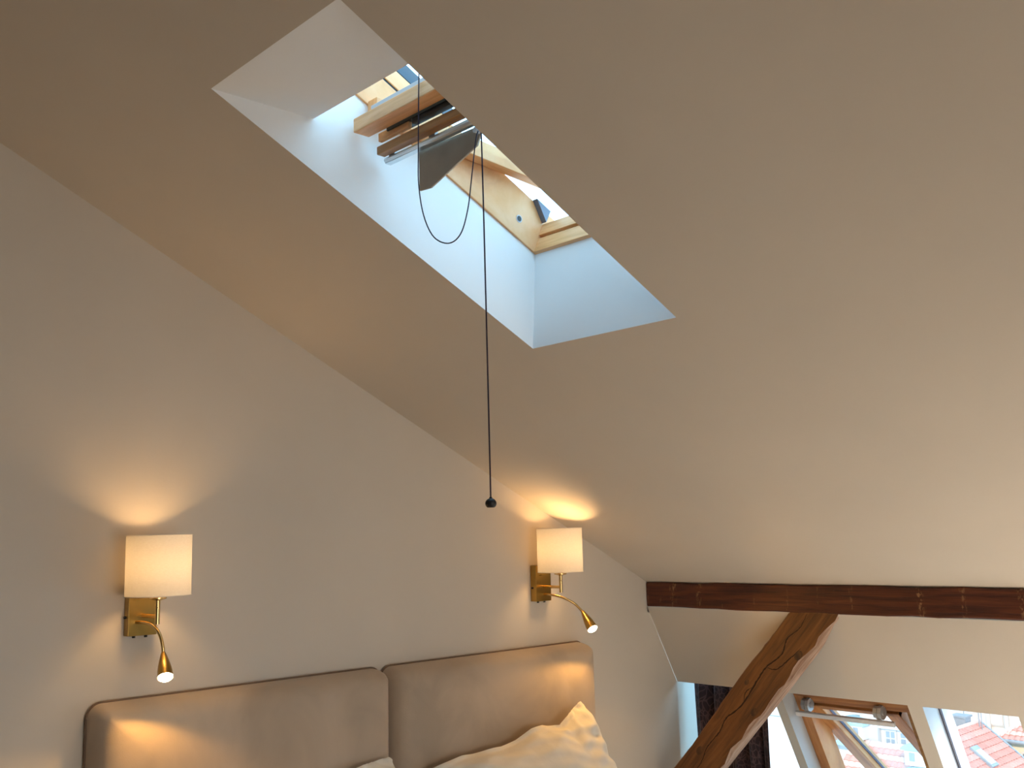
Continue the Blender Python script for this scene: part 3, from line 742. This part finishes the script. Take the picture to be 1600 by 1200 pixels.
# red roofed house seen through the right-hand window: ridge runs away from the viewer
t38 = math.radians(38)
hA = thing('red_roofed_house', 'house with a large pinkish red tiled roof and roof light, in the right window', 'house', (-14.5, 43, -20))
up = V((-math.cos(t38), 0, math.sin(t38)))
RX, RZ, RY0, RY1 = -16.9, -7.04, 42.2, 47.5
NC = 24; foot = V((RX, RY0, RZ)) - up*(NC*0.30)
tiled_slope(hA, foot, (0, 1, 0), up, RY1-RY0, NC, 0.30, ['tile', 'tile_b', 'tile'])
bm = B(); prism(bm, [(RX, RY0, RZ-0.02), (foot.x, RY0, foot.z-0.02), (foot.x, RY0, -20), (RX, RY0, -20)], (0, RY1-RY0, 0)); obj('wall', bm, 'facade', hA)
bm = B(); tube(bm, [(RX, RY0, RZ+0.02), (RX, RY1+0.05, RZ+0.02)], 0.10, 8); obj('ridge_cap', bm, 'ridge', hA)
bm = B(); prism(bm, [V((RX, RY1, RZ+0.08)), V((RX, RY1, RZ-0.15)), foot+V((0, RY1-RY0, -0.15)), foot+V((0, RY1-RY0, 0.08))], (0, 0.12, 0)); obj('verge_board', bm, 'out_grey', hA)
out = V((math.sin(t38), 0, math.cos(t38)))
ARF = ((0, 1, 0), -up, out); org = V((RX, 0, RZ))
sl = obj('roof_light', (lambda b: (obox(b, org, ARF, (44.35, 45.0), (1.0, 2.1), (0.0, 0.14)), b)[1])(B()), 'out_grey', hA)
bm = B(); obox(bm, org, ARF, (44.45, 44.90), (1.22, 1.98), (0.12, 0.16)); obj('roof_light_pane', bm, 'facade', sl)  # white pane: the sky's reflection is put into its colour
ch = far(1502, 1124, 46.6)
bm = B(); box(bm, (ch.x-0.30, ch.x+0.30), (46.3, 46.9), (RZ-0.3, RZ+0.30)); box(bm, (ch.x-0.36, ch.x+0.36), (46.24, 46.96), (RZ+0.30, RZ+0.38)); obj('chimney', bm, 'out_grey', hA)
for px in (1507, 1530, 1534):
    p = far(px, 1128, 47.0); bm = B(); tube(bm, [(p.x, 47.0, RZ-0.25), (p.x, 47.0, RZ+0.85)], 0.022, 6); obj('antenna_pole', bm, 'out_grey', hA)

# cream house with a hipped roof
hB = thing('cream_house', 'cream house with pale red hipped roof, at the far right of the right window', 'house', (-12, 52, -20))
ex0, ey0, ez = -17.0, 49.4, -8.05; W_, Dp = 12.0, 9.0; s35 = math.radians(34)
bm = B(); box(bm, (ex0+0.45, ex0+W_), (ey0+0.4, ey0+Dp-0.4), (-20, ez-0.02)); obj('wall', bm, 'cream', hB)
upf = V((0, math.cos(s35), math.sin(s35))); nB = int((Dp/2)/math.cos(s35)/0.3)
tiled_slope(hB, (ex0, ey0, ez), (1, 0, 0), upf, W_, nB, 0.30, ['tile_b', 'ridge'], lambda i: (i*0.3*math.cos(s35), W_-2*i*0.3*math.cos(s35)))
upl = V((math.cos(s35), 0, math.sin(s35)))
tiled_slope(hB, (ex0, ey0+Dp, ez), (0, -1, 0), upl, Dp, nB, 0.30, ['tile_b', 'tile'], lambda i: (i*0.3*math.cos(s35), Dp-2*i*0.3*math.cos(s35)))
hz = math.tan(s35)*Dp/2
bm = B(); tube(bm, [(ex0, ey0, ez+0.05), (ex0+Dp/2, ey0+Dp/2, ez+hz+0.05)], 0.10, 8); obj('hip_cap', bm, 'facade', hB)
bm = B(); tube(bm, [(ex0-0.1, ey0-0.10, ez-0.05), (ex0+W_, ey0-0.10, ez-0.05)], 0.09, 8); obj('gutter', bm, 'out_grey', hB)
bm = B(); tube(bm, [(ex0+0.5, ey0+0.3, ez-0.1), (ex0+0.5, ey0+0.3, -20)], 0.06, 8); obj('downpipe', bm, 'out_grey', hB)
p = far(1598, 1178, ey0+0.4)
for dz in (0,):
    bm = B(); box(bm, (p.x-0.05, p.x+0.9), (ey0+0.36, ey0+0.42), (p.z-0.9, p.z+0.1)); f = obj('window_frame', bm, 'facade', hB)
    bm = B(); box(bm, (p.x+0.03, p.x+0.82), (ey0+0.34, ey0+0.38), (p.z-0.82, p.z+0.02)); obj('pane', bm, 'pane', f)

# white house seen through the open pine window
hC = thing('white_house', 'bright white house front with small windows, seen through the open pine window', 'house', (-20, 44, -20))
YF = 43.2
bm = B(); box(bm, (-34, -18.0), (YF, YF+6), (-20, -2.0)); obj('wall', bm, 'facade', hC)
a, b = far(1350, 1130, YF), far(1376, 1130, YF)
bm = B(); box(bm, (a.x, b.x), (YF-0.35, YF), (-20, -3.2), 0.02); obj('pilaster', bm, 'facade_b', hC)
a, b = far(1288, 1130, YF), far(1306, 1130, YF)
bm = B(); box(bm, (a.x, b.x), (YF-0.35, YF), (-20, -3.2), 0.02); obj('pilaster', bm, 'facade_b', hC)
for (q0, q1, np_) in (((1384, 1141), (1401, 1166), 2), ((1407, 1144), (1418, 1164), 1)):
    a, b = far(*q0, YF), far(*q1, YF)
    bm = B(); box(bm, (a.x-0.06, b.x+0.06), (YF-0.06, YF), (b.z-0.06, a.z+0.06)); f = obj('window_frame', bm, 'facade_b', hC)
    for i in range(np_):
        for j in range(2):
            w = (b.x-a.x)/np_; h = (a.z-b.z)/2
            bm = B(); box(bm, (a.x+i*w+0.03, a.x+(i+1)*w-0.03), (YF-0.07, YF-0.02), (b.z+j*h+0.03, b.z+(j+1)*h-0.03)); obj('pane', bm, 'pane', f)
a, b = far(1240, 1118, YF), far(1460, 1118, YF)
bm = B(); box(bm, (-34, -18.0), (YF-0.25, YF), (a.z-0.05, a.z+0.12)); obj('cornice', bm, 'facade_b', hC)

# lower tiled roof with two copper topped dormers in front of the white house
hD = thing('low_roof_house', 'lower house with a striped red roof, in front of the white house', 'house', (-18, 40, -20))
u2 = V((0, math.cos(t38), math.sin(t38)))
p = far(1437, 1168, 42.6)
o2 = V((p.x-3.0, 42.6, p.z)) - u2*(12*0.3)
tiled_slope(hD, o2, (1, 0, 0), u2, 3.4, 12, 0.30, ['tile_b', 'ridge'])
bm = B(); box(bm, (o2.x, o2.x+3.4), (o2.y+0.1, 42.9), (-20, o2.z)); obj('wall', bm, 'facade', hD)
def dormer(parent, q, w, yy):
    c = far(*q, yy)
    t = bpy.data.objects.new('dormer', None); COL.objects.link(t); t.parent = parent; t.location = V((c.x, yy, c.z-0.6)) - parent.location
    bm = B(); box(bm, (c.x-w/2, c.x+w/2), (yy, yy+0.9), (c.z-0.6, c.z)); obj('dormer_wall', bm, 'facade', t)
    for k in (-1, 1):
        bm = B(); box(bm, (c.x+k*w/4-0.11, c.x+k*w/4+0.11), (yy-0.03, yy+0.01), (c.z-0.42, c.z-0.10)); obj('pane', bm, 'pane', t)
    bm = B(); n = 10
    prism(bm, [(c.x+(w/2+0.12)*math.cos(math.pi*k/n), yy-0.12, c.z+0.30*math.sin(math.pi*k/n)) for k in range(n+1)], (0, 1.0, 0)); obj('copper_roof', bm, 'verdigris', t)
    bm = B(); prism(bm, [(c.x+(w/2+0.16)*math.cos(math.pi*k/n), yy-0.10, c.z-0.62-0.28+0.28*math.sin(math.pi*k/n)) for k in range(n+1)], (0, 0.9, 0)); obj('copper_apron', bm, 'verdigris', t)
dormer(hC, (1326, 1132), 1.25, 42.3)
dormer(hD, (1436, 1174), 1.25, 40.6)

# pale terrace far behind
hE = thing('pale_terrace', 'long pale terrace of houses closing the view behind the red roofs', 'house', (-20, 66, -20))
bm = B(); box(bm, (-75, 30), (66, 74), (-20, -2.0)); obj('wall', bm, 'facade', hE)
for px in (1466, 1544, 1572):
    p = far(px, 1115, 65.9); bm = B(); box(bm, (p.x-0.12, p.x+0.12), (65.8, 66.0), (-20, -2.2)); obj('downpipe', bm, 'facade_b', hE)
for px in (1484, 1516, 1556):
    p = far(px, 1116, 66); bm = B(); box(bm, (p.x-0.5, p.x+0.5), (65.93, 66.02), (p.z-0.7, p.z+0.8)); f = obj('window_frame', bm, 'facade_b', hE)
    bm = B(); box(bm, (p.x-0.40, p.x+0.40), (65.90, 65.97), (p.z-0.6, p.z+0.7)); obj('pane', bm, 'facade', f)
